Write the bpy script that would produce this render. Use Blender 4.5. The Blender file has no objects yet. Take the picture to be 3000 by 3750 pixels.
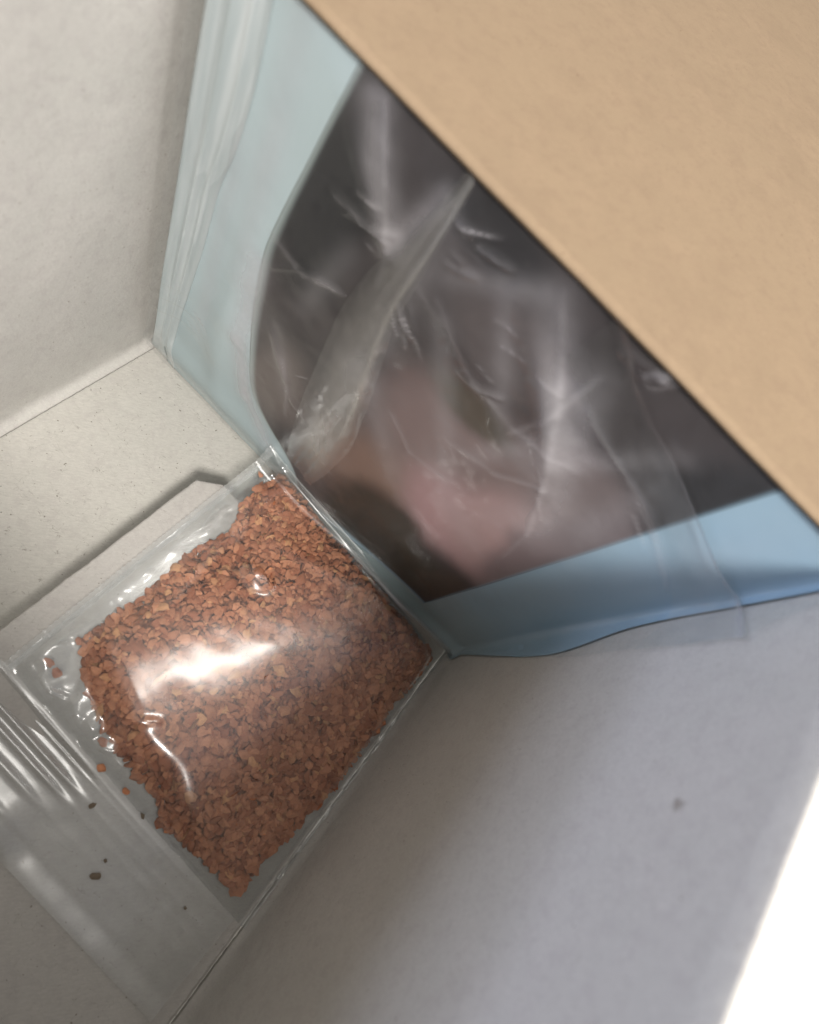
import bpy, math, random
import numpy as np
from mathutils import Vector, Matrix, noise

random.seed(7); rng = np.random.default_rng(7)
S = 0.001                                   # everything below is written in millimetres
sc = bpy.context.scene
C = sc.collection

# ------------------------------------------------------------------ camera
CAM = Vector((48.115, -54.407, 113.679))
R_ = Vector((0.67858, 0.58004, 0.45064)); D_ = Vector((0.72673, -0.61932, -0.29717)); F_ = Vector((0.10672, 0.52914, -0.84179))
cd = bpy.data.cameras.new('camera'); cam = bpy.data.objects.new('camera', cd); C.objects.link(cam)
M = Matrix.Identity(4)
for i in range(3):
    M[i][0] = R_[i]; M[i][1] = -D_[i]; M[i][2] = -F_[i]; M[i][3] = CAM[i] * S
cam.matrix_world = M
cd.sensor_fit = 'VERTICAL'; cd.sensor_height = 36.0; cd.lens = 36.0 * 2155.69 / 3750
cd.clip_start = 0.001; cd.clip_end = 20
cd.dof.use_dof = True; cd.dof.focus_distance = 0.108; cd.dof.aperture_fstop = 19
sc.camera = cam

# ------------------------------------------------------------------ world and lamps (an indoor close-up)
w = bpy.data.worlds.new('World'); sc.world = w; w.use_nodes = True
bg = w.node_tree.nodes['Background']; bg.inputs[0].default_value = (1.0, 0.95, 0.89, 1); bg.inputs[1].default_value = 0.42
sc.view_settings.view_transform = 'Standard'; sc.view_settings.look = 'None'; sc.view_settings.exposure = 0; sc.view_settings.gamma = 1
sc.cycles.transparent_max_bounces = 24; sc.cycles.max_bounces = 10; sc.cycles.diffuse_bounces = 5
sc.cycles.caustics_reflective = False; sc.cycles.caustics_refractive = False

def area(name, loc, aim, sx, sy, watts, col):
    l = bpy.data.lights.new(name, 'AREA'); l.shape = 'ELLIPSE' if name == 'overhead_lamp' else 'RECTANGLE'; l.size = sx * S; l.size_y = sy * S
    l.energy = watts; l.color = col
    o = bpy.data.objects.new(name, l); C.objects.link(o)
    o.location = Vector(loc) * S
    o.rotation_euler = (Vector(aim) - Vector(loc)).to_track_quat('-Z', 'Y').to_euler()
    return o
area('ceiling_lamp', (290, -410, 590), (30, -20, 10), 150, 150, 6.2, (1.0, 0.955, 0.895))
area('side_lamp', (560, 30, 430), (0, -20, 40), 260, 260, 2.2, (1.0, 0.97, 0.94))
area('window_light_low', (-430, -150, 200), (85, -20, 60), 300, 40, 0.75, (0.66, 0.73, 1.0))
area('window_light_high', (-430, -150, 268), (85, -20, 60), 300, 70, 1.0, (0.68, 0.76, 1.0))
oh = area('overhead_lamp', (94, 51, 430), (58, -30, 0), 52, 125, 0.24, (1.0, 0.96, 0.90))
oh.rotation_euler = (math.radians(-9), math.radians(4), math.radians(-27))

# ------------------------------------------------------------------ material helpers
def mat(name):
    m = bpy.data.materials.new(name); m.use_nodes = True
    nt = m.node_tree; nt.nodes.clear()
    out = nt.nodes.new('ShaderNodeOutputMaterial')
    return m, nt, out
def N(nt, typ, **kw):
    n = nt.nodes.new(typ)
    for k, v in kw.items():
        if k.startswith('_'): setattr(n, k[1:], v)
        else: n.inputs[k].default_value = v
    return n
def lk(nt, a, b): nt.links.new(a, b)
def math_(nt, op, a, b=None, c=None, clamp=False):
    n = nt.nodes.new('ShaderNodeMath'); n.operation = op; n.use_clamp = clamp
    for i, v in enumerate((a, b, c)):
        if v is None: continue
        if isinstance(v, (int, float)): n.inputs[i].default_value = v
        else: nt.links.new(v, n.inputs[i])
    return n.outputs[0]
def mixc(nt, fac, a, b, mode='MIX'):
    n = nt.nodes.new('ShaderNodeMix'); n.data_type = 'RGBA'; n.blend_type = mode; n.clamp_factor = True
    for sock, v in ((n.inputs[0], fac), (n.inputs[6], a), (n.inputs[7], b)):
        if isinstance(v, (int, float)): sock.default_value = v
        elif isinstance(v, tuple): sock.default_value = (*v, 1) if len(v) == 3 else v
        else: nt.links.new(v, sock)
    return n.outputs[2]
def ramp(nt, x, lo, hi):
    n = nt.nodes.new('ShaderNodeMapRange'); n.interpolation_type = 'SMOOTHSTEP'; n.clamp = True
    nt.links.new(x, n.inputs[0]); n.inputs[1].default_value = lo; n.inputs[2].default_value = hi
    return n.outputs[0]
def coords(nt, sx=1000.0, sy=1000.0, sz=1000.0, rot=(0, 0, 0)):
    tc = nt.nodes.new('ShaderNodeTexCoord'); mp = nt.nodes.new('ShaderNodeMapping')
    mp.inputs['Scale'].default_value = (sx, sy, sz); mp.inputs['Rotation'].default_value = rot
    nt.links.new(tc.outputs['Object'], mp.inputs[0]); return mp.outputs[0]
def noise_(nt, vec, scale, detail=3, rough=.5, dist=0.0):
    n = N(nt, 'ShaderNodeTexNoise', Scale=scale, Detail=detail, Roughness=rough, Distortion=dist); lk(nt, vec, n.inputs['Vector'])
    return n.outputs['Fac']

def board_material(name, col, dark, fibre, specks=(), mottle=0.12, relief=0.05, grain=.5):
    """uncoated recycled board: pressed pulp mottle, short hair-like fibres, rare dark specks"""
    m, nt, out = mat(name)
    v = coords(nt)
    base = mixc(nt, math_(nt, 'MULTIPLY', ramp(nt, noise_(nt, v, .16, 4, .6), .3, .7), mottle * 4, clamp=True), col, tuple(c * (1 - mottle) for c in col))
    base = mixc(nt, math_(nt, 'MULTIPLY', ramp(nt, noise_(nt, v, .09, 5, .65, .8), .36, .64), .9), base, (col[0] * .945, col[1] * .955, col[2] * .95))
    base = mixc(nt, math_(nt, 'MULTIPLY', ramp(nt, noise_(nt, v, .55, 5, .7), .47, .66), .55), base, (col[0] * .82, col[1] * .80, col[2] * .82))
    base = mixc(nt, math_(nt, 'MULTIPLY', ramp(nt, noise_(nt, v, 2.3, 4, .7), .42, .72), .5), base, tuple(c * .86 for c in col))
    base = mixc(nt, math_(nt, 'MULTIPLY', ramp(nt, noise_(nt, v, 7.0, 2, .7), .5, .75), .45), base, tuple(min(1, c * 1.18) for c in col))
    r1 = nt.nodes.new('ShaderNodeMapping'); r1.inputs['Rotation'].default_value = (0, .25, -.70); lk(nt, v, r1.inputs[0])
    r2 = nt.nodes.new('ShaderNodeMapping'); r2.inputs['Scale'].default_value = (.45, 2.6, 2.0); lk(nt, r1.outputs[0], r2.inputs[0])
    gr = noise_(nt, r2.outputs[0], 1.5, 5, .75)
    base = mixc(nt, math_(nt, 'MULTIPLY', ramp(nt, gr, .48, .72), grain), base, tuple(c * .80 for c in col))
    base = mixc(nt, math_(nt, 'MULTIPLY', ramp(nt, gr, .50, .30), grain * .7), base, tuple(min(1, c * 1.15) for c in col))
    # hair fibres: thin zero-crossings of a stretched noise, kept only in a few patches
    for (sx, sy, sz, rot, sc_, th, gate, seed) in ((260, 900, 600, (0, 0, .5), 1.1, .0055, .61, 3.1), (900, 330, 600, (.4, 0, .25), .9, .0045, .63, 9.7), (420, 520, 420, (0, .3, 1.1), 1.5, .006, .65, 17.)):
        vv = coords(nt, sx, sy, sz, rot)
        sh = N(nt, 'ShaderNodeVectorMath', _operation='ADD'); lk(nt, vv, sh.inputs[0]); sh.inputs[1].default_value = (seed, seed * 2, seed * .7)
        a = math_(nt, 'ABSOLUTE', math_(nt, 'SUBTRACT', noise_(nt, sh.outputs[0], sc_, 1.5, .5), .5))
        line = math_(nt, 'SUBTRACT', 1.0, ramp(nt, a, 0.0, th * 2))
        g = ramp(nt, noise_(nt, sh.outputs[0], .95, 2, .6), gate - .06, gate + .03)
        base = mixc(nt, math_(nt, 'MULTIPLY', math_(nt, 'MULTIPLY', line, g), fibre), base, dark)
    # specks
    sp = ramp(nt, noise_(nt, v, 2.6, 0, .5), .82, .87)
    base = mixc(nt, math_(nt, 'MULTIPLY', sp, .85), base, dark)
    for (px, py, pz, r, d) in specks:
        dv = N(nt, 'ShaderNodeVectorMath', _operation='DISTANCE'); lk(nt, v, dv.inputs[0]); dv.inputs[1].default_value = (px, py, pz)
        wob = math_(nt, 'ADD', dv.outputs['Value'], math_(nt, 'MULTIPLY', math_(nt, 'SUBTRACT', noise_(nt, v, 1.6, 3, .6), .5), r * 2.2))
        base = mixc(nt, math_(nt, 'MULTIPLY', math_(nt, 'SUBTRACT', 1.0, ramp(nt, wob, r * .35, r * 1.25)), d), base, dark)
    b = N(nt, 'ShaderNodeBsdfPrincipled', Roughness=.85); b.inputs['Specular IOR Level'].default_value = .25
    lk(nt, base, b.inputs['Base Color'])
    bp = N(nt, 'ShaderNodeBump', Strength=.55, Distance=relief * S)
    h = math_(nt, 'ADD', noise_(nt, v, 3.2, 5, .65), math_(nt, 'MULTIPLY', noise_(nt, v, .5, 3, .5), 1.6))
    lk(nt, h, bp.inputs['Height']); lk(nt, bp.outputs[0], b.inputs['Normal'])
    lk(nt, b.outputs[0], out.inputs[0])
    return m

def film_material(name, base=.06, rough=.07, milk=.05, milk_col=(.8, .82, .82), tint=(.97, .98, .98), crinkle=0.0, crinkle_scale=.5, attr=False, wide=0.0):
    """thin clear plastic: transparent, a mirror coat that grows towards grazing, a breath of milkiness"""
    m, nt, out = mat(name)
    lw = N(nt, 'ShaderNodeLayerWeight', Blend=.5)
    fr = math_(nt, 'ADD', math_(nt, 'MULTIPLY', math_(nt, 'POWER', lw.outputs['Facing'], 5.0), .75), base, clamp=True)
    tr = N(nt, 'ShaderNodeBsdfTransparent', Color=(*tint, 1))
    gl = N(nt, 'ShaderNodeBsdfGlossy', Roughness=rough, Color=(1, 1, 1, 1))
    df = N(nt, 'ShaderNodeBsdfDiffuse', Color=(*milk_col, 1)); tl = N(nt, 'ShaderNodeBsdfTranslucent', Color=(*milk_col, 1))
    ml = N(nt, 'ShaderNodeMixShader'); ml.inputs[0].default_value = .4; lk(nt, df.outputs[0], ml.inputs[1]); lk(nt, tl.outputs[0], ml.inputs[2])
    m1 = N(nt, 'ShaderNodeMixShader'); lk(nt, tr.outputs[0], m1.inputs[1]); lk(nt, ml.outputs[0], m1.inputs[2])
    v = coords(nt)
    mk = math_(nt, 'MULTIPLY', math_(nt, 'ADD', .45, noise_(nt, v, .14, 4, .6)), milk)
    if attr: mk = math_(nt, 'MULTIPLY', mk, N(nt, 'ShaderNodeAttribute', _attribute_name='milk').outputs['Fac'])
    lk(nt, mk, m1.inputs[0])
    g2 = N(nt, 'ShaderNodeBsdfGlossy', Roughness=.34, Color=(1, 1, 1, 1)); mg = N(nt, 'ShaderNodeMixShader'); mg.inputs[0].default_value = wide
    lk(nt, gl.outputs[0], mg.inputs[1]); lk(nt, g2.outputs[0], mg.inputs[2])
    m2 = N(nt, 'ShaderNodeMixShader'); lk(nt, fr, m2.inputs[0]); lk(nt, m1.outputs[0], m2.inputs[1]); lk(nt, mg.outputs[0], m2.inputs[2])
    if crinkle:
        bp = N(nt, 'ShaderNodeBump', Strength=1.0, Distance=crinkle * S)
        lk(nt, noise_(nt, v, crinkle_scale, 3, .55, .6), bp.inputs['Height'])
        lk(nt, bp.outputs[0], gl.inputs['Normal']); lk(nt, bp.outputs[0], lw.inputs['Normal'])
    lk(nt, m2.outputs[0], out.inputs[0])
    return m

def plain_material(name, col, rough=.6, spec=.3, var=.1, scale=.3, bump=0.0):
    m, nt, out = mat(name); v = coords(nt)
    b = N(nt, 'ShaderNodeBsdfPrincipled', Roughness=rough); b.inputs['Specular IOR Level'].default_value = spec
    lk(nt, mixc(nt, noise_(nt, v, scale, 4, .6), tuple(c * (1 - var) for c in col), tuple(min(1, c * (1 + var)) for c in col)), b.inputs['Base Color'])
    if bump:
        bp = N(nt, 'ShaderNodeBump', Strength=1.0, Distance=bump * S); lk(nt, noise_(nt, v, scale * 3, 4, .6), bp.inputs['Height']); lk(nt, bp.outputs[0], b.inputs['Normal'])
    lk(nt, b.outputs[0], out.inputs[0]); return m

GREY = (.50, .475, .435); INK = (.07, .06, .045)
m_floor = board_material('greyboard_floor', (.525, .508, .47), (.14, .12, .10), .55, grain=.75)
m_wall = board_material('greyboard_wall', (.545, .527, .497), (.28, .25, .22), .25, grain=.6, specks=((45.0, 37.7, 72.5, .7, .8),), mottle=.12, relief=.08)
m_flap = board_material('greyboard_flap', (.47, .45, .425), (.16, .14, .11), .4, grain=.6)
m_kraft = board_material('kraft_board', (.325, .235, .15), (.2, .13, .08), .2, mottle=.18, relief=.012, grain=.3)
m_film = film_material('bag_film', base=.15, rough=.18, milk=.04, crinkle=.012, crinkle_scale=.2, wide=.30)
m_zipfilm = film_material('zip_film', base=.17, rough=.24, milk=.15, crinkle=.015, crinkle_scale=.3, wide=.3)
m_sleeve = film_material('sleeve_film', base=.04, rough=.15, milk=1.0, milk_col=(.74, .71, .74), crinkle=.06, crinkle_scale=.2, wide=.3, attr=True)
m_seam = film_material('seam_film', base=.07, rough=.25, milk=.75, milk_col=(.74, .71, .64), crinkle=.04, crinkle_scale=.2, attr=True)
m_seal = film_material('seal_film', base=.07, rough=.18, milk=.75, milk_col=(.72, .74, .80), crinkle=.05, crinkle_scale=.3, attr=True)
def card_material():
    m, nt, out = mat('pale_blue_card'); v = coords(nt)
    sx = N(nt, 'ShaderNodeSeparateXYZ'); lk(nt, v, sx.inputs[0])
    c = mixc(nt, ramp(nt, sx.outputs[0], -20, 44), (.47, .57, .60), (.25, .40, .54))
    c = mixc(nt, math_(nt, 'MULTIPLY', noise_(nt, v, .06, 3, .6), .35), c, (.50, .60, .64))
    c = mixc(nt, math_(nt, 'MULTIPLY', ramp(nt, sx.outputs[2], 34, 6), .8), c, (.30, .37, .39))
    low_shade = math_(nt, 'MULTIPLY', ramp(nt, sx.outputs[2], 11, 5), math_(nt, 'MULTIPLY', ramp(nt, sx.outputs[0], -14, -2), ramp(nt, sx.outputs[0], 42, 30)))  # shade between bag and card, painted along the bottom strip
    c = mixc(nt, math_(nt, 'MULTIPLY', low_shade, .75), c, (.12, .17, .17))
    b = N(nt, 'ShaderNodeBsdfPrincipled', Roughness=.45); lk(nt, c, b.inputs['Base Color']); lk(nt, b.outputs[0], out.inputs[0]); return m
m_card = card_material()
def gusset_material():
    m, nt, out = mat('folded_grey_film'); v = coords(nt, 900, 900, 45)
    b = N(nt, 'ShaderNodeBsdfPrincipled', Roughness=.28); b.inputs['Specular IOR Level'].default_value = .6
    lk(nt, mixc(nt, ramp(nt, noise_(nt, v, .55, 4, .6), .3, .7), (.36, .41, .42), (.50, .54, .55)), b.inputs['Base Color'])
    lk(nt, b.outputs[0], out.inputs[0]); return m
m_gus = gusset_material()
m_table = plain_material('white_table', (.86, .86, .86), .5, .4, .02, .02)

# printed picture: an abstract dark print with soft mauve and brown patches
def picture_material():
    m, nt, out = mat('dark_print')
    v = coords(nt)
    nz = N(nt, 'ShaderNodeTexNoise', Scale=.055, Detail=3.0); lk(nt, v, nz.inputs['Vector'])
    off = N(nt, 'ShaderNodeVectorMath', _operation='MULTIPLY_ADD'); lk(nt, nz.outputs['Color'], off.inputs[0]); off.inputs[1].default_value = (9, 0, 9); off.inputs[2].default_value = (-4.5, 0, -4.5)
    ad = N(nt, 'ShaderNodeVectorMath', _operation='ADD'); lk(nt, v, ad.inputs[0]); lk(nt, off.outputs[0], ad.inputs[1])
    col = mixc(nt, noise_(nt, v, .07, 3, .55), (.018, .016, .017), (.070, .058, .060))
    # (x, h, radius x, radius h, colour, strength)
    for (x, h, rx, rh, c, k) in ((61, 44, 22, 20, (.20, .15, .145), .85), (66, 37, 15, 12, (.36, .225, .235), .95), (71, 42, 11, 15, (.35, .235, .235), .9), (48, 27, 11, 12, (.20, .13, .105), .85), (52, 50, 13, 9, (.20, .15, .15), .8),
            (28, 26, 9, 12, (.16, .13, .12), .7), (70, 60, 12, 9, (.20, .16, .16), .7), (75, 48, 5, 22, (.13, .105, .115), .7), (50, 68, 10, 6, (.12, .10, .10), .6), (23, 60, 8, 16, (.012, .013, .015), .95), (76, 74, 6, 12, (.014, .015, .017), .9), (40, 76, 10, 4, (.016, .016, .018), .85), (52, 57, 8, 4, (.06, .054, .04), .85),
            (56, 19, 11, 12, (.016, .013, .008), 1.), (63, 15, 15, 10, (.020, .017, .009), 1.), (57, 13, 13, 11, (.011, .010, .006), 1.), (59, 23, 6, 6, (.02, .017, .011), 1.), (74, 18, 6, 8, (.075, .055, .042), .6), (38, 14, 6, 6, (.05, .05, .05), .6)):
        d = N(nt, 'ShaderNodeVectorMath', _operation='SUBTRACT'); lk(nt, ad.outputs[0], d.inputs[0]); d.inputs[1].default_value = (x - 45, 0, h)
        s = N(nt, 'ShaderNodeVectorMath', _operation='MULTIPLY'); lk(nt, d.outputs[0], s.inputs[0]); s.inputs[1].default_value = (1 / rx, 0, 1 / rh)
        ln = N(nt, 'ShaderNodeVectorMath', _operation='LENGTH'); lk(nt, s.outputs[0], ln.inputs[0])
        f = math_(nt, 'MULTIPLY', math_(nt, 'SUBTRACT', 1.0, ramp(nt, ln.outputs['Value'], .45, 1.15)), k)
        col = mixc(nt, f, col, c)
    fe = N(nt, 'ShaderNodeAttribute', _attribute_name='feather')
    sx = N(nt, 'ShaderNodeSeparateXYZ'); lk(nt, v, sx.inputs[0])
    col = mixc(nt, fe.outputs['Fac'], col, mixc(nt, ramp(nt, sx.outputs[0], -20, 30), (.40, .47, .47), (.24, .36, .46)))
    b = N(nt, 'ShaderNodeBsdfPrincipled', Roughness=.5); b.inputs['Specular IOR Level'].default_value = .3
    lk(nt, col, b.inputs['Base Color']); lk(nt, b.outputs[0], out.inputs[0])
    return m
m_pict = picture_material()

def flake_material():
    m, nt, out = mat('orange_flake')
    at = N(nt, 'ShaderNodeAttribute', _attribute_name='tint'); oi = N(nt, 'ShaderNodeObjectInfo')
    r = math_(nt, 'FRACT', math_(nt, 'ADD', at.outputs['Fac'], oi.outputs['Random']))
    v = coords(nt)
    c = mixc(nt, r, (.32, .105, .048), (.64, .285, .152))
    c = mixc(nt, math_(nt, 'MULTIPLY', ramp(nt, r, .90, .98), .6), c, (.62, .34, .15))
    c = mixc(nt, math_(nt, 'MULTIPLY', ramp(nt, noise_(nt, v, 2.0, 4, .7), .4, .75), .45), c, (.31, .105, .05))
    b = N(nt, 'ShaderNodeBsdfPrincipled', Roughness=.7); b.inputs['Specular IOR Level'].default_value = .25
    b.inputs['Subsurface Weight'].default_value = .0
    bp = N(nt, 'ShaderNodeBump', Strength=.7, Distance=.12 * S); lk(nt, noise_(nt, v, 2.6, 4, .65), bp.inputs['Height']); lk(nt, bp.outputs[0], b.inputs['Normal'])
    lk(nt, c, b.inputs['Base Color']); lk(nt, b.outputs[0], out.inputs[0]); return m
m_flake = flake_material()
m_crumb = plain_material('dark_crumb', (.17, .135, .10), .8, .2, .3, 2.)

# ------------------------------------------------------------------ object helpers
def wloc(o):
    v = Vector((0, 0, 0))
    while o: v += o.location; o = o.parent
    return v / S
def build(name, verts, faces, m, parent=None, origin=None, smooth=True, kind=None):
    """verts in world millimetres; the mesh is stored relative to its parent (or to the origin given)"""
    org = Vector(origin) if origin is not None else (wloc(parent) if parent else Vector((0, 0, 0)))
    V = (np.asarray(verts, float) - np.array(org)) * S
    me = bpy.data.meshes.new(name); me.from_pydata(V.tolist(), [], [tuple(f) for f in faces]); me.update()
    if smooth: me.polygons.foreach_set('use_smooth', [True] * len(me.polygons))
    me.materials.append(m)
    o = bpy.data.objects.new(name, me); C.objects.link(o)
    if parent: o.parent = parent; o.location = (org - wloc(parent)) * S
    else: o.location = org * S
    if kind: o['kind'] = kind
    return o
def empty(name, loc, label, cat, group=None):
    o = bpy.data.objects.new(name, None); o.empty_display_size = .01; C.objects.link(o); o.location = Vector(loc) * S
    o['label'] = label; o['category'] = cat
    if group: o['group'] = group
    return o
def grid(f, us, vs, flip=False):
    """sheet from f(u, v)"""
    V = [f(u, v) for v in vs for u in us]; n = len(us); F = []
    for j in range(len(vs) - 1):
        for i in range(n - 1):
            q = (j * n + i, j * n + i + 1, (j + 1) * n + i + 1, (j + 1) * n + i)
            F.append(q[::-1] if flip else q)
    return V, F
def slab(f, us, vs, off):
    """closed sheet of real thickness: front f(u, v), back f + off"""
    V, F = grid(f, us, vs); n = len(us); k = len(vs); T = len(V)
    o = np.array(off); V2 = [tuple(np.array(p) + o) for p in V]
    F2 = [tuple(a + T for a in q[::-1]) for q in F]; E = []
    ring = [i for i in range(n)] + [j * n + n - 1 for j in range(1, k)] + [(k - 1) * n + i for i in range(n - 2, -1, -1)] + [j * n for j in range(k - 2, 0, -1)]
    for a, b in zip(ring, ring[1:] + ring[:1]): E.append((b, a, a + T, b + T))
    return V + V2, F + F2 + E
def nz(x, y, z=0.0): return noise.noise(Vector((x, y, z)))
def ss(a, b, x):
    t = max(0., min(1., (x - a) / (b - a))); return t * t * (3 - 2 * t)
L = lambda a, b, n: np.linspace(a, b, n)
TAB = {}
def interp(pts, x):
    """smooth curve through a list of points"""
    k = id(pts)
    if k not in TAB:
        xs, ys = zip(*pts); g = np.linspace(xs[0], xs[-1], 300); v = np.interp(g, xs, ys)
        ker = np.hanning(45); ker /= ker.sum(); TAB[k] = (g, np.convolve(np.pad(v, 22, mode='edge'), ker, 'valid'))
    g, v = TAB[k]; return float(np.interp(x, g, v))

# ------------------------------------------------------------------ table under the box
tv, tf = slab(lambda x, y: (x, y, -1.3), L(-900, 900, 3), L(-900, 900, 3), (0, 0, -20))
tb = build('table_top', tv, tf, m_table, smooth=False, kind='structure')

# ------------------------------------------------------------------ the cardboard box
box = empty('cardboard_box', (45, -66, -1), 'open grey cardboard box with a kraft brown lid, holding a flake bag', 'box')
RIM = 82.5; YN = -98.0
# floor
fy = np.concatenate([L(YN, -70, 30), L(-69, 1.6, 100)])
V, F = slab(lambda x, y: (x, y, .18 * nz(x * .06, y * .06) + .05 * nz(x * .4, y * .4)), L(-.2, 90.2, 90), fy, (0, 0, -.8))
build('floor_panel', V, F, m_floor, box)
# left wall: score-line chamfer at its foot, then up to the rim
prof = [(1.75, .10), (1.55, .42), (1.0, .62), (.42, .95), (.1, 1.7), (0, 2.8)] + [(0, z) for z in L(5, RIM, 26)]
def lwall(k, y):
    x, z = prof[int(k)]
    wob = .22 * nz(y * .12, z * .2, 3) * ss(0, 2, z) + .8 * math.sin(z / RIM * math.pi) * .25
    jag = .10 * nz(y * 1.1, k * .7, 9) if z < 2 else 0
    return (x - wob + jag, y, z + jag * .5 + .04)
V, F = slab(lwall, range(len(prof)), np.concatenate([L(YN, -60, 30), L(-59, 1.7, 120)])[::-1], (-.9, 0, 0))
build('side_panel', V, F, m_wall, box)
# right wall
profr = [(88.95, .5), (89.25, 1.0), (89.6, 1.7), (89.9, 2.8)] + [(90, z) for z in L(4, 83.0, 30)]
def rwall(k, y):
    x, z = profr[int(k)]
    wob = .35 * nz(y * .05, z * .05, 7) * (1 - .8 * ss(55, 75, z)) + .05 * nz(y * .5, z * .5, 2)
    top = (z / 83.0) * (.10 * (y + 43) if y > -58 else -1.5)            # the rim rises gently towards the back
    return (x + wob * ss(0, 6, z) + .12 * nz(y * .9, 1.3, 5) * (z < 2.9), y, z * (80.8 / 83.0) + max(-1.4, min(5.5, top)) * 1.15)
V, F = slab(rwall, range(len(profr)), np.concatenate([L(YN, -80, 12), L(-79, 1.7, 100)]), (.55, 0, 0))
build('side_panel', V, F, m_wall, box)
# end walls
V, F = slab(lambda x, z: (x, .75 + .1 * nz(x * .1, z * .1), z + (z / 76.7) * .083 * x), L(-.2, 90.2, 20), [0.1 + (76.6 + x_ * 0) * k_ / 19 for k_ in range(20) for x_ in (0,)], (0, .9, 0)); build('end_panel', V, F, m_wall, box)
V, F = slab(lambda x, z: (x, YN + .6, z), L(.3, 89.7, 6), L(.2, 87, 6)[::-1], (0, -.9, 0)); build('end_panel', V, F, m_wall, box)  # unseen front wall, made taller than the rim to block lamp light
# floor flap, hinged along the right wall, its free edge lifted a few millimetres
def fz(x, y=0): return .75 + 1.7 * math.exp(-max(0, x - 28.7) / 5.5) + 4.0 * max(0., (88.6 - x) / 60) ** 1.6
def flap(u, y):
    yy = y
    x0 = 28.7 + .12 * nz(y * .8, 2) + .25 * nz(y * .12, 4)
    if y > -16: x0 = 28.7 + (y + 16) / 3.6 * 3.6
    x = x0 + (88.65 - x0) * u
    ridge = .75 * math.exp(-((x - 88.2) / .40) ** 2) * (.75 + .8 * nz(y * .55, 1.7)) + .10 * nz(y * 1.6, x * .8) * ss(86, 88.5, x)
    lip = -.22 * math.exp(-(x - x0) / .5)
    yy = min(y, -12.4 + .3 * nz(x * .4, 8))
    return (x + .14 * nz(y * .8, 6.5) * ss(87, 89, x), yy, fz(x) + ridge + lip + .12 * nz(x * .15, y * .15, 4))
us = np.concatenate([L(0, .06, 10), L(.08, .93, 50), L(.94, 1, 22)])
V, F = slab(flap, us, np.concatenate([L(YN + 2, -80, 20), L(-79.5, -16, 150), L(-15.6, -12.4, 8)]), (0, 0, -.62))
build('floor_flap', V, F, m_flap, box)['label'] = 'raised inner floor flap of grey board'
# lid: kraft outside, folded down behind the wrapped card
def lid(x, t):
    y = -1.9 + t
    z = 78.26 + (x - 13.9) * .083 + .01 * t + .25 * nz(x * .03, t * .03, 5)
    if t < .8: z -= .8 * (1 - t / .8) ** 2 * .6
    return (x, y + .08 * nz(x * .3, 3.3), z)
V, F = slab(lid, L(-1.5, 92.5, 60), np.concatenate([L(0, 1.2, 7), L(3, 150, 40)]), (0, 0, -.45))
build('lid_panel', V, F, m_kraft, box)['label'] = 'plain kraft brown lid panel'

# ------------------------------------------------------------------ wrapped picture card standing at the back
pouch = empty('picture_card', (45, -.2, .3), 'dark picture card with pale blue border in clear wrap, standing at the box end', 'wrapped card')
HT = 77.8
def tall(x): return 1 + .083 * max(0, x - 14.6) / HT * 1.02
def front(x, h):
    """y of the card face: a soft belly, a rolled fold along the bottom, a bulge at the lower left corner"""
    y = -.9 - .8 * math.sin(math.pi * min(1, max(0, (x - 3) / 86))) * math.sin(math.pi * min(1, h / 84))
    y -= 1.9 * math.exp(-((h - 4.6) / 2.0) ** 2) * ss(40, 54, x) * (1 - .35 * ss(70, 86, x))
    y -= .9 * math.exp(-((h - 6.5) / 3.5) ** 2) * (1 - ss(40, 54, x))
    y -= .8 * math.exp(-((x - 15.5 - .2 * max(0, 20 - h)) / 3.0) ** 2) * ss(2, 12, h) * (1 - ss(30, 60, h))
    y += .15 * nz(x * .08, h * .08, 12)
    return y
cl = [(0, 5.5), (10, 4.0), (20, 4.4), (30, 5.2), (38, 5.7), (50, 5.9), (55, 7.0), (65, 7.6), (80, 6.5)]
def card(u, h):
    x0 = interp(cl, h); x = x0 + (88.6 - x0) * min(1, u)
    g = h * tall(x)
    if u > 1:
        t = (u - 1) * 5; return (x + .75 * (1 - (1 - min(1, t * 2)) ** 2) + .2 * t, front(88.6, g) - interp(cmw, g) * t ** 1.4, g)
    return (x, front(x, g), g)
cmw = [(0, .7), (8, 1.4), (20, 3.2), (32, 5.0), (40, 5.4), (46, 4.0), (52, 2.2), (60, 1.6), (84, 1.4)]
V, F = slab(card, np.concatenate([L(0, 1, 120), L(1.01, 1.2, 18)]), np.concatenate([L(.7, 14, 46), L(15, HT, 70)]), (.22, .3, 0))
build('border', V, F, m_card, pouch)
def gus(u, h):
    x1 = interp(cl, h) + 2.2; a = max(0, u * 1.15 - .15); back = max(0, .15 - u * 1.15) / .15
    k = ss(-2, 15, h); xl = .7 + 3.0 * k; x = xl + (x1 - xl) * a - .5 * back; g = h * tall(max(x, 14.6))
    y = -.6 - 3.3 * k * (1 - a) ** .8 + (front(x, g) + .5) * a ** 2 + 3.2 * back * k - .35 * math.exp(-((a - .45) / .09) ** 2) * k - .3 * math.exp(-((a - .75) / .07) ** 2) * k + .25 * nz(a * 3, h * .05, 7) * (1 - a)
    return (x, y - .25 * nz(a * 6, h * .06, 5) * k * (1 - a), g)
V, F = slab(gus, [0, .07, .13, .16, .2] + list(L(.24, 1, 30)), L(.5, HT, 90), (0, .2, 0)); build('gusset', V, F, m_gus, pouch)
pl_ = [(5.5, 42), (9.2, 39.5), (10.5, 37.5), (12, 33.5), (13.5, 29), (15.5, 26), (19.6, 23.2), (26.3, 21.3), (32, 19.8), (38.3, 18.6), (48.3, 17.3), (57, 17.8), (65.6, 18.7), (77.6, 19.8), (80, 20)]
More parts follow.
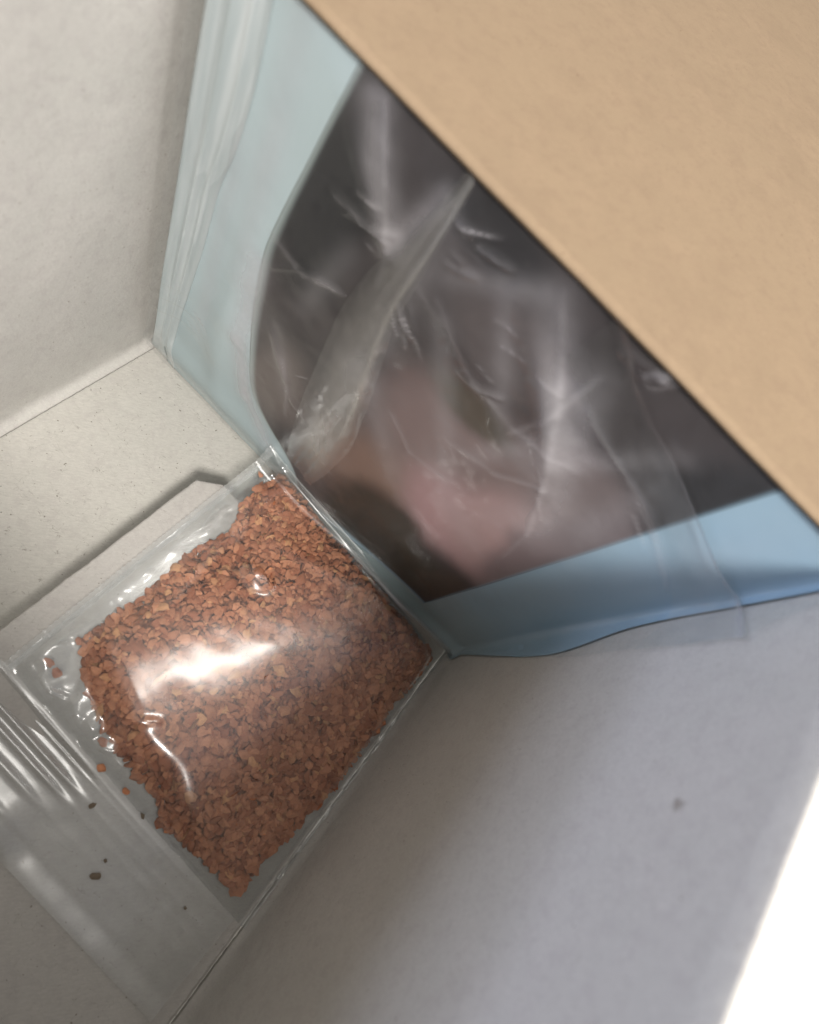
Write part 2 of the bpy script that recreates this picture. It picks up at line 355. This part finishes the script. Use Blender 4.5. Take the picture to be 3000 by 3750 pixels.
def pict(u, h):
    x0 = interp(pl_, h); x1 = 76.4 + (h - 9) * .022; x = x0 + (x1 - x0) * u
    g = h * tall(x) if h > 30 else h * (1 + (tall(x) - 1) * max(0, h - 9.2) / 20.8)
    g += 3.6 * ss(46, 76.4, x) * ss(16, 5.5, h)
    return (x, front(x, g) - .07, g)
pu, ph = np.concatenate([L(0, .06, 12), L(.07, .97, 100), L(.975, 1, 6)]), np.concatenate([L(5.5, 8, 14), L(8.3, 16, 30), L(16.5, HT - .4, 66)])
V, F = slab(pict, pu, ph, (0, .04, 0))
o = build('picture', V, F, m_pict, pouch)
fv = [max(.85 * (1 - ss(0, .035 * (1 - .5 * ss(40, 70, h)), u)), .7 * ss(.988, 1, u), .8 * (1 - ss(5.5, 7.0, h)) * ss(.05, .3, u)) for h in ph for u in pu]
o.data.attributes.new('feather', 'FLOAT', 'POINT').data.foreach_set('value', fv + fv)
# clear wrap over it, crinkled, its right margin turned forward along the side wall
CRE = [(a, b, amp * 1.0, wd) for (a, b, amp, wd) in (((23.5, 64.5), (31.5, 66), .7, .35), ((25.2, 63.8), (31.7, 67.1), .5, .3), ((36.4, 74.4), (38.7, 74.6), .6, .3), ((39.5, 74.3), (43.7, 75.5), .7, .32), ((38, 71.3), (39.5, 71.5), .6, .3), ((38.1, 69.9), (41.6, 71.6), .6, .3),
       ((36.3, 60.4), (40.1, 58.4), .6, .35), ((37.8, 61.8), (40.4, 59.4), .5, .3), ((19.5, 47.3), (23.5, 51.6), .5, .3), ((25.7, 52.5), (30.2, 54.8), .6, .32), ((31.6, 27.1), (35.3, 26.1), .5, .35), ((49, 61.1), (53.3, 63.1), .7, .35), ((57.3, 79), (62.1, 80.5), .5, .3), ((60.3, 78.8), (62.1, 80.6), .6, .35),
       ((60.6, 71.2), (76.7, 67.8), .22, .4), ((37.3, 31.7), (42.3, 23.9), .6, .4), ((38.2, 25.6), (42.3, 21.1), .6, .4), ((3, 24), (9, 22), .5, .6), ((3, 20), (10, 18), .5, .6), ((2, 28), (8, 26), .4, .5),
       ((20, 74), (31, 65), .55, 1.2), ((26, 76), (33, 64), .5, 1.3), ((46, 74), (60, 66), .6, 1.6), ((52, 72), (64, 62), .5, 1.5), ((56, 69), (66, 58), .5, 1.4), ((40, 66), (54, 60), .45, 1.6), ((24, 36), (29, 30), .45, .8))]
def crease(x, h, lst):
    s = 0.
    for (a, b, amp, wd) in lst:
        ax, ay = a; bx, by = b; dx, dy = bx - ax, by - ay; l2 = dx * dx + dy * dy
        t = ((x - ax) * dx + (y_ := h - ay) * dy) / l2
        tt = max(0., min(1., t)); d = math.hypot(x - ax - tt * dx, h - ay - tt * dy)
        if d < 4 * wd: s += amp * math.exp(-(d / wd) ** 2) * (.35 + .65 * math.sin(math.pi * min(1, max(0, .15 + .7 * tt))))
    return s
mw = [(0, .9), (10, 1.8), (26, 4.2), (36, 5.4), (45, 6.2), (60, 6.2), (68, 6.4), (73, 6.3), (76, 4.2), (80, 2.4), (86, 2.0)]
def wrapf(s, h, gap=.5):
    X1 = 88.4; m_ = interp(mw, h)
    wr = .30 * nz(s * .10 + h * .04, h * .16, 1) + .16 * abs(nz(s * .25, h * .32, 6)) + .05 * nz(s * .8, h * .8, 3)
    if s <= X1:
        x = s; y = front(max(3, min(88, s)), h) - gap - wr - crease(s, h, CRE)
        y -= 3.4 * ss(8.5, 2.5, s) * ss(-2, 15, h)
        return (x - 2.1 * ss(6, 2.6, s) * ss(14, 0, h), min(y, -.7), h)
    t = (s - X1) / 10.0
    y0 = front(88, h) - gap
    return (88.55 + .8 * math.sin(min(1, t * 3) * math.pi / 2) + .25 * nz(t * 3, h * .3, 4), y0 - m_ * t, h + .6 * t)
VEIL = [((36, 72), (37.5, 46), .20, 3.0), ((37.5, 46), (40, 18), .30, 3.6), ((23, 76), (31.6, 66), .42, 1.9), ((34, 75), (32, 66), .30, 1.4), ((58, 74), (66.5, 60), .30, 2.8), ((49, 77), (57, 69.5), .30, 2.4), ((57, 69.5), (62, 62), .22, 1.8), ((62, 66.5), (57, 52), .24, 1.8), ((66.5, 60), (73, 48), .22, 2.6), ((24, 38), (30, 28), .20, 1.8), ((66, 46), (72, 60), .16, 3.5),  # milky film folds, with sheen and highlight streaks painted in as milk
        ((17.5, 46), (19, 28), .50, 1.9), ((19, 28), (23.5, 16), .50, 1.9), ((23.5, 16), (33, 9), .40, 1.7), ((9.5, 60), (11, 20), .25, 1.6), ((13, 76), (15, 40), .25, 2.2), ((79, 30), (84, 80), .10, 4), ((42, 64), (57, 45), .20, 2.0), ((38, 48), (52, 34), .16, 2.4), ((70, 76), (62, 58), .18, 1.6),
        ((45, 73), (56, 60), .18, 1.5), ((28, 60), (26, 46), .14, 1.8), ((40, 70), (47, 76), .2, 1.6), ((54, 44), (68, 38), .14, 3.0), ((72, 70), (76, 52), .16, 2.4)]
rc = random.Random(5); FINE = []
for (x_, h_, a_, n_) in ((27, 65, .25, 7), (39, 73, .3, 7), (38, 60, -.5, 6), (60, 79, .9, 6), (26, 52, .5, 5), (50, 62, .25, 5), (34, 27, -1.1, 6), (63, 60, -.9, 5), (7, 22, -.2, 6), (73, 68, -.25, 6), (24, 30, .5, 4), (46, 70, .2, 5)):
    px_, ph_ = x_, h_                           # bundles of fine crease lines that share a direction and run into each other
    for _ in range(n_):
        q_ = a_ + rc.uniform(-.35, .35); l_ = rc.uniform(1.2, 4.5)
        if rc.random() < .6: FINE.append(((px_, ph_), (px_ + l_ * math.cos(q_), ph_ + l_ * math.sin(q_)), rc.uniform(.05, .26), rc.uniform(.14, .22)))
        if rc.random() < .55: px_, ph_ = px_ + l_ * math.cos(q_), ph_ + l_ * math.sin(q_)
        else: px_, ph_ = x_ + rc.uniform(-3, 3), h_ + rc.uniform(-2.5, 2.5)
for pts_ in (((24, 77), (28, 71), (32, 65), (33, 60)), ((49, 78), (54, 73), (59, 68), (66, 58), (71, 49), (73, 40)), ((58, 75), (58.5, 68), (57.5, 60)), ((40, 66), (48, 62), (57, 61), (66, 64)), ((17.5, 52), (24, 51), (30, 54.5)),
             ((62, 70.5), (70, 69), (78, 66.5), (86, 62)), ((45, 45), (51, 42), (57, 44)), ((66, 58), (61, 53), (52, 50)), ((27, 34), (30, 28), (32, 22))):
    for a_, b_ in zip(pts_, pts_[1:]): FINE.append((a_, b_, rc.uniform(.07, .15), .42))
CRE += [(a, b, amp * .6, .45) for (a, b, amp, wd) in FINE]
ARCS = [(61.4, 79.6, 1.0), (62.2, 80.6, .6)]
GLINTS = [(a, b, amp * 1.3, wd) for (a, b, amp, wd) in FINE] + [(a, b, amp * .22, .2) for (a, b, amp, wd) in CRE if wd < .44 and wd not in (.3, .45)]  # crease glints painted into the wrap as thin milky lines
def veil(x, h):
    m_ = .025 + crease(x, h, VEIL) + crease(x, h, GLINTS)
    for (cx, ch, r) in ARCS: m_ += .16 * math.exp(-((math.hypot(x - cx, h - ch) - r) / .22) ** 2)
    return min(.9, m_)
wu, wv = np.concatenate([L(2.6, 88.4, 230), L(88.9, 98.4, 26)]), L(.35, 77.65, 210)
V, F = grid(lambda s_, h_: wrapf(s_, h_ * tall(s_)), wu, wv); o = build('clear_wrap', V, F, m_sleeve, pouch)
o.data.attributes.new('milk', 'FLOAT', 'POINT').data.foreach_set('value', [veil(u, h * tall(u)) for h in wv for u in wu])
# back seam: a milky double strip running down the wrap
sl = [(13, 36.6), (20, 35.0), (32, 33.0), (42, 32.2), (53, 31.0), (61.6, 31.4), (69.4, 33.4), (77.1, 34.2), (80, 34.6)]
sr = [(13, 43.5), (20, 44.4), (33.2, 44.6), (46.6, 41.4), (60, 37.8), (72, 36.8), (80.3, 35.8)]
def set_milk(o, vals):
    o.data.attributes.new('milk', 'FLOAT', 'POINT').data.foreach_set('value', vals)
def seam(u, h):
    a = interp(sl, h); b = interp(sr, h); x = a + (b - a) * u
    lift = .35 + .5 * u * u + .2 * math.exp(-((u - .8) / .10) ** 2)
    return (x, front(x, h) - .9 - lift - .25 * nz(x * .3, h * .10, 8) - .30 * abs(nz(x * .7, h * .08, 3)) - .15 * abs(nz(x * .5, h * .4, 13)), h)
su, sh_ = L(0, 1, 28), L(13, HT + 1.6, 130)
V, F = grid(seam, su, sh_); o = build('seam_strip', V, F, m_seam, pouch)
set_milk(o, [(.40 * ss(0, .5, u) * (1 - .95 * ss(.74, 1, u)) * (1 + .5 * ss(45, 20, h)) * (.7 + .5 * nz(u * 3, h * .07, 4))) * ss(13, 24, h) * (.6 + .4 * ss(62, 30, h)) + .28 * math.exp(-((u - .80) / .05) ** 2) * ss(24, 50, h) for h in sh_ for u in su])
# end seal of the wrap across its upper right
et = [(54, 82), (57.1, 80.7), (59.9, 78.9), (65, 77), (68, 76.8), (76.5, 73.8), (85.2, 71.1), (88.4, 71), (98, 72.5)]
eb = [(54, 74.2), (62.7, 70.6), (71.7, 69.4), (78.2, 67), (84.3, 64.3), (88.4, 61), (98, 56)]
def seal(s, v):
    a = interp(eb, s); b = interp(et, s); h = a + (b - a) * v
    p = wrapf(s, h, .9)
    lift = .15 + .8 * math.exp(-((v - 1) / .07) ** 2) + .1 * math.exp(-((v) / .06) ** 2)
    return (p[0] - (.4 * lift if s > 88 else 0), p[1] - lift, p[2])
su, sv = L(54, 98, 100), L(0, 1, 40)
V, F = grid(seal, su, sv); o = build('seal_strip', V, F, m_seal, pouch)
set_milk(o, [(.22 * ss(60, 80, u) * ss(0, .6, v) * (.7 + .6 * nz(u * .15, v * 3, 6)) + .40 * ss(.84, .93, v) * (1 - ss(.95, 1, v)) * ss(62, 72, u)) * ss(56, 66, u) for v in sv for u in su])

# ------------------------------------------------------------------ zip bag
bag = empty('zip_bag', (60, -36, 1.6), 'small clear zip bag of orange brown flakes lying on the raised floor flap', 'bag')
POLY = np.array([(38.3, -2.4), (41.5, -2.0), (50.3, -2.6), (63.9, -3.1), (75.3, -3.4), (86.6, -4.6), (87.4, -11), (86.2, -17.5), (87.4, -26.2), (86.2, -42.2), (84.9, -51), (84.6, -58.6), (77.6, -58.0), (67.3, -58.2), (61.9, -55.6), (58.8, -56.2), (51.4, -54.4), (44.6, -52.2), (41.6, -50.8), (39.1, -48.4), (37.4, -48.4), (38.2, -42.6), (38.5, -34.1), (38.3, -24.1), (40.2, -17.5), (37.2, -12.6), (37.2, -7.3)])
def inside(x, y, P=POLY):
    c = False; n = len(P)
    for i in range(n):
        x1, y1 = P[i]; x2, y2 = P[i - 1]
        if (y1 > y) != (y2 > y) and x < (x2 - x1) * (y - y1) / (y2 - y1) + x1: c = not c
    return c
PA = POLY; PB = np.roll(POLY, -1, 0); PE = PB - PA; PL = (PE ** 2).sum(1)
def edge_dist(x, y):
    q = np.array((x, y)) - PA; t = np.clip((q * PE).sum(1) / PL, 0, 1)
    return float(np.sqrt(((q - PE * t[:, None]) ** 2).sum(1)).min())
def pile(x, y):
    d = edge_dist(x, y)
    if not inside(x, y): return 0.
    h = 5.6 * (1 - math.exp(-d / 6.5)) + 1.0 * nz(x * .11, y * .11, 4) * ss(0, 6, d)
    h += 1.3 * ss(14, 0, -y) * ss(0, 3, d)
    return max(.25, h)
BX0, BX1, BY0, BY1 = 33.4, 88.3, -.9, -57.2
BC = [((36.3, -20), (33.9, -36), .55, .6), ((33.9, -36), (34.3, -47), .5, .5), ((34.3, -47), (35.6, -55), .6, .55), ((35.6, -52.5), (40.5, -55.8), .9, .6), ((37.2, -50.5), (39.2, -55.0), .8, .7), ((40.5, -55.8), (45, -54.0), .8, .6), ((43, -52), (46.5, -56.4), .9, .7), ((46.5, -56.4), (51, -57), .7, .55), ((48, -52.5), (49.5, -56.0), .7, .7), ((51, -52.2), (55, -49), .8, .7), ((52, -57), (54.6, -53.8), .7, .6), ((37.4, -1.6), (36.6, -6.0), .9, .55),
      ((46, -14), (62, -9), .4, 1.6)]
def yend(x): return -57.0 - .08 * (x - 34)        # the zip runs slightly askew
def yy(x, y): return BY0 + (y - BY0) * (yend(x) - BY0) / (BY1 - BY0)
FACETS = []
SHEEN = ((50.0, -21.5, 2.4, 2.0, -.047, .072),)       # a flatter patch towards the far end
for (cx, cy, r, lift) in ((36.6, -51.5, 2.4, .4), (39.0, -54.4, 1.5, .1), (45.8, -54.2, 1.9, .5), (48.6, -54.6, 1.5, .6), (52.6, -55.2, 1.2, .3)):
    v_ = (CAM - Vector((cx, cy, 5))).normalized(); l_ = (Vector((94, 51, 430)) - Vector((cx, cy, 5))).normalized(); h_ = (v_ + l_).normalized()
    FACETS.append((cx, cy, r, h_.x / h_.z, h_.y / h_.z, lift))
GX, GY = np.arange(30, 93, 1.), np.arange(-66, 3, 1.)
def heap_top(x, y):
    """taut film: a long flat-topped roll running from the zip towards the far right corner"""
    t = ((x - 58.4) * 27 - (y + 39.7) * 14) / 30.4; a = ((x - 58.4) * 14 + (y + 39.7) * 27) / 30.4
    roll = 5.9 - t * t / 130 - (a - 12) ** 2 / 2200
    d = pile_s(x, y)
    k = ss(.0, 3.0, d)
    m_ = -math.log(math.exp(-roll * .9) + math.exp(-(d * 2.2 + 4.6) * .9)) / .9      # soft minimum, no kink in the film
    return d * (1 - k) + math.log(math.exp(d * .4) + math.exp(m_)) * k * .97
PG = np.array([[pile(a, b) for b in GY] for a in GX])
for _ in range(9):
    q = np.pad(PG, 1, mode='edge'); PG = (q[:-2, 1:-1] + q[2:, 1:-1] + q[1:-1, :-2] + q[1:-1, 2:] + 2 * PG) / 6
def pile_s(x, y):
    a = min(max(x - 30, 0), len(GX) - 1.001); b = min(max(y + 66, 0), len(GY) - 1.001); i, j = int(a), int(b); a -= i; b -= j
    return (PG[i, j] * (1 - a) + PG[i + 1, j] * a) * (1 - b) + (PG[i, j + 1] * (1 - a) + PG[i + 1, j + 1] * a) * b
def film(x, y):
    ex = min(x - BX0, BX1 - x); ey = min(BY0 - y, y - yend(x))
    e = ss(0, 2.6, ex) * ss(0, 2.2, ey)
    h = heap_top(x, y) + 1.2 + .10 * nz(x * .12, y * .09, 21)
    z = .35 + h * e + .5 * crease(x, y, BC)
    zz = 1 - ss(-57, -47, y); loose = max(ss(40, 35, x), zz * ss(64, 52, x))
    z += loose * (.45 * nz(x * .22, y * .22, 2) + .3 * abs(nz(x * .4, y * .4, 5)))
    z += .05 * nz(x * .2, y * .3, 13) * e
    for (cx, cy, r, gx, gy, lift) in FACETS:      # slack film buckles into small flat facets
        d2 = ((x - cx) ** 2 + (y - cy) ** 2) / (r * r)
        if d2 < 5:
            wgt = math.exp(-d2 ** 2 * .8) * e; z += (1.9 + lift - gx * (x - cx) - gy * (y - cy) + .10 * nz(x * .7, y * .7, cx) - z) * wgt
    for (cx, cy, r, hc, gx, gy) in SHEEN:
        d2 = ((x - cx) ** 2 + ((y - cy) * 1.5) ** 2) / (r * r)
        if d2 < 5:
            wgt = .95 * math.exp(-d2 ** 2 * .5) * e; z += (pile_s(cx, cy) + hc + gx * (x - cx) + gy * (y - cy) - z) * wgt
    lean = ss(-5.0, BY0, y)                       # the bag's far end climbs the wrapped card
    return z + fz(x) + 4.3 * lean
xs = L(BX0, BX1, 190); ys = L(BY0, BY1, 190)
V, F = grid(lambda x, y: (x, yy(x, y) - .9 * ss(-5, BY0, y), film(x, yy(x, y))), xs, ys, True); build('top_film', V, F, m_film, bag)
V, F = grid(lambda x, y: (x, yy(x, y) - .9 * ss(-5, BY0, y), fz(x) + .22 + .06 * nz(x * .3, y * .3) + 4.3 * ss(-5, BY0, y)), L(BX0, BX1, 40), L(BY0, BY1, 60), True); build('bottom_film', V, F, m_film, bag)
# press-seal closure: ridged band along the mouth
def zipf(x, y):
    r = 0.
    for yc, a, wd in ((-58.0, .45, .3), (-59.0, .35, .28), (-61.0, .7, .5), (-62.8, .5, .5), (-65.4, .35, .6), (-69.0, .22, .6)):
        r += a * math.exp(-((y - yc) / wd) ** 2) * (.8 + .4 * nz(x * .10, yc * 3)) * (1 - .92 * ss(47, 57, x))
    wave = .6 * nz(x * .07, y * .10, 33) + .10 * nz(x * .3, y * .3, 30)
    mouth = ss(-69.5, -72.6, y)
    flat = ss(-57.5, -59, y) * (1 - ss(49, 57, x)) * ss(-74, -70.5, y)
    pl = -.073 * (x - 42) - .15 * (y + 65) + fz(42) - fz(x); wave = wave * (.9 - .6 * flat)
    return (x + (y + 57) * .06, y - .08 * (x - 34), fz(x) + .7 + pl * flat + r * .8 + wave * ss(-57, -59, y) * (1 - .6 * ss(50, 62, x)) + mouth * .5)
V, F = grid(zipf, L(BX0 - 1.2, BX1 - 1.5, 120), L(-57.0, -72.8, 150), True); build('zip_strip', V, F, m_zipfilm, bag)
# serrated heat-cut edge down the left side
def edgef(u, y):
    tooth = .28 * (abs(((y * .95) % 1) - .5) * 2)
    x = BX0 + .9 - u * (.9 + .55 + tooth)
    return (x, y - .9 * ss(-5, BY0, y), fz(x) + .62 + .3 * u * (.5 + nz(y * .4, 2)) + 4.3 * ss(-5, BY0, y) + .05 * nz(y * 2.1, u))
V, F = grid(edgef, L(0, 1, 6), L(BY0, BY1, 280)); m_edge = film_material('edge_film', base=.06, rough=.25, milk=.28, crinkle=.05, crinkle_scale=1.5)
build('serrated_edge', V, F, m_edge, bag)
V, F = grid(lambda y, u: (BX1 - .2 + u * 1.0, y, fz(88) + .9 + .35 * nz(y * .6, u * 2)), L(BY0, yend(88), 120), L(0, 1, 5)); build('side_seal', V, F, m_edge, bag)

# ------------------------------------------------------------------ flakes
def flake_mesh(seed):
    r = random.Random(seed); n = 10; ph = r.random() * 6.28; el = r.uniform(.55, 1.0); curl = r.uniform(-.45, .6); th = r.uniform(.12, .28); tw = r.uniform(-1.2, 1.2)
    rad = [r.choice((r.uniform(.74, .92), r.uniform(.9, 1.14))) for _ in range(n)]
    V = [(r.uniform(-.2, .2), r.uniform(-.2, .2), th * r.uniform(.4, 1.8))]; rim = []
    for k, (sc_, z) in enumerate(((.58, th), (1.0, .02))):
        for i in range(n):
            a = ph + 6.283 * i / n + r.uniform(-.2, .2); q = rad[i] * sc_
            x, y = q * math.cos(a), q * math.sin(a) * el
            V.append((x, y, z + curl * (x * x - .3) + .45 * tw * x * y + r.uniform(-.15, .15)))
    V += [(x * .97, y * .97, z - .03) for (x, y, z) in V[1 + n:1 + 2 * n]]; V.append((0, 0, -th * 1.5))
    F = [(0, 1 + i, 1 + (i + 1) % n) for i in range(n)]
    for i in range(n):
        a, b = 1 + i, 1 + (i + 1) % n; F.append((a, a + n, b + n, b)[::-1])
    t = 1 + 2 * n; F += [(3 * n + 1, t + (i + 1) % n, t + i) for i in range(n)]
    F = [f if len(f) == 3 else f[::-1] for f in F]
    return np.array(V), F
KINDS = [flake_mesh(100 + i) for i in range(24)]
# Poisson-like scatter over the pile, a buried layer first
def scatter(step, k):
    pts = []; cell = {}
    for _ in range(k):
        x = rng.uniform(36, 88.5); y = rng.uniform(-61, -1.5)
        if not inside(x, y): continue
        c = (int(x // step), int(y // step)); ok = True
        for i in (-1, 0, 1):
            for j in (-1, 0, 1):
                for q in cell.get((c[0] + i, c[1] + j), ()):
                    if (q[0] - x) ** 2 + (q[1] - y) ** 2 < step * step: ok = False; break
        if ok: cell.setdefault(c, []).append((x, y)); pts.append((x, y))
    return pts
place = []                                      # (x, y, z, radius, rotation, kind, tint, layer)
def rotm(tilt):
    a = rng.uniform(0, 6.283); b = rng.normal(0, tilt); c = rng.normal(0, tilt)
    return np.array((Matrix.Rotation(b, 3, 'X') @ Matrix.Rotation(c, 3, 'Y') @ Matrix.Rotation(a, 3, 'Z')))
for layer, (step, tries, dz, tilt) in enumerate(((1.0, 30000, -.8, .45), (.76, 90000, -.3, .48))):
    for (x, y) in scatter(step, tries):
        r = rng.choice((rng.uniform(.5, .85), rng.uniform(.8, 1.15), rng.uniform(1.05, 1.5)))
        z = fz(x) + .3 + max(.45, pile(x, y) + dz + .9 * nz(x * .45, y * .45, 17) + rng.normal(0, .25))
        z = min(z, film(x, y) - .45 - .35 * r)
        if z < fz(x) + .45: continue
        place.append((x, y, z, r, rotm(tilt), int(rng.integers(24)), float(rng.random()), layer))
camv = np.array(CAM)
top = sorted([p for p in place if p[7] == 1], key=lambda p: -p[3] / np.linalg.norm(np.array(p[:3]) - camv))
single = top[:300]; ids = {id(p) for p in single}
rest = [p for p in place if id(p) not in ids]
# the many: one mesh
VV = []; FF = []; TT = []; o_ = 0
for (x, y, z, r, Rm, k, t, _) in rest:
    v, f = KINDS[k]; VV.append(v @ Rm.T * r + (x, y, z)); FF += [tuple(a + o_ for a in q) for q in f]; TT += [t] * len(v); o_ += len(v)
# heap under the scattered flakes, so that no gap looks through to the board
hx, hy = L(36.5, 88.5, 60), L(-60, -2, 66); base0 = o_
HV = []; HF = []
for y in hy:
    for x in hx: HV.append((x, y, min(fz(x) + .3 + max(0, pile(x, y) - 1.3), film(x, y) - 1.9)))
for j in range(len(hy) - 1):
    for i in range(len(hx) - 1):
        if inside((hx[i] + hx[i + 1]) / 2, (hy[j] + hy[j + 1]) / 2) and edge_dist((hx[i] + hx[i + 1]) / 2, (hy[j] + hy[j + 1]) / 2) > 1.2:
            a = base0 + j * len(hx) + i; HF.append((a, a + 1, a + 1 + len(hx), a + len(hx)))
fl = build('flake_heap', np.concatenate(VV + [np.array(HV)]), FF + HF, m_flake, origin=(62, -32, 1.5), kind='stuff')
fl['label'] = 'heap of small orange brown flakes filling the clear zip bag'; fl['category'] = 'flakes'; fl['group'] = 'flakes in the zip bag'
at = fl.data.attributes.new('tint', 'FLOAT', 'POINT'); at.data.foreach_set('value', TT + [.25] * len(HV))  # lower heap tint paints shade into the gaps between flakes
# the largest ones singly; meshes are shared
shared = []
for v, f in KINDS:
    me = bpy.data.meshes.new('flake'); me.from_pydata((v * S).tolist(), [], f); me.polygons.foreach_set('use_smooth', [True] * len(f)); me.materials.append(m_flake); shared.append(me)
def flake_object(x, y, z, r, Rm, k, label, group=None):
    o = bpy.data.objects.new('flake', shared[k]); C.objects.link(o)
    mm = Matrix(Rm.tolist()).to_4x4(); mm.translation = Vector((x, y, z)) * S
    o.matrix_world = mm @ Matrix.Scale(r, 4)
    o['label'] = label; o['category'] = 'flake'
    if group: o['group'] = group
    return o
for (x, y, z, r, Rm, k, t, _) in single:
    if y > -9 and x < 47: where = 'in the pointed corner of the heap by the picture card'
    elif y > -9: where = 'along the heap edge beside the picture card'
    elif x > 82: where = 'along the heap edge beside the right box wall'
    elif x < 43: where = 'along the heap edge beside the serrated bag side'
    elif y < -51: where = 'along the heap edge beside the zip strip'
    elif abs(x - 55 - (y + 37) * .5) < 4.5 and -44 < y < -24: where = 'under the bright glare on the bag'
    elif x - 55 - (y + 37) * .5 > 0: where = 'on the shaded half of the heap past the glare'
    else: where = 'on the lit half of the heap before the glare'
    flake_object(x, y, z, r, Rm, k, 'broad orange brown flake ' + where, 'flakes in the zip bag')
I3 = np.eye(3)
for (x, y, r, k, lab) in ((36.9, -53.0, .95, 3, 'stray rust red flake nearest the zip, left of its twin in the bag corner'), (38.9, -53.3, .95, 7, 'stray round rust red flake beside the first in the empty bag corner'),
                          (35.3, -5.6, .75, 5, 'small stray orange flake outside the heap near the serrated bag edge'), (51.6, -55.8, .9, 9, 'dull reddish flake stuck in the crumpled film below the heap'),
                          (54.3, -58.4, .8, 2, 'small dark red flake lying against the zip strip'), (59.6, -58.5, .75, 11, 'small olive brown flake just off the lower edge of the heap')):
    flake_object(x, y, fz(x) + .75, r, I3, k, lab, 'flakes strayed from the heap')
def crumb(x, y, r, seed, lab, ex=1.0, ang=0.):
    v, f = KINDS[seed]; Rm = np.array(Matrix.Rotation(ang, 3, 'Z')); q = (v * (r * ex * .72, r * .72, r * .5)) @ Rm.T + (x, y, fz(x) + .95)
    o = build('crumb', q, f, m_crumb, origin=(x, y, fz(x) + .7)); o['label'] = lab; o['category'] = 'crumb'; o['group'] = 'dark crumbs by the bag mouth'
crumb(65.2, -68.8, .85, 4, 'largest dark crumb, beside the mouth of the zip bag', 1.5, .6)
crumb(64.7, -66.6, .42, 6, 'tiny dark crumb just above the largest one')
crumb(57.4, -62.7, .6, 8, 'grey brown crumb on the zip strip of the bag', 1.4, 1.)
crumb(64.3, -59.4, .6, 10, 'grey brown crumb just below the edge of the flake heap', 1.4, -.5)
crumb(79.2, -64.4, .4, 12, 'faint small crumb near the lower right corner of the bag')
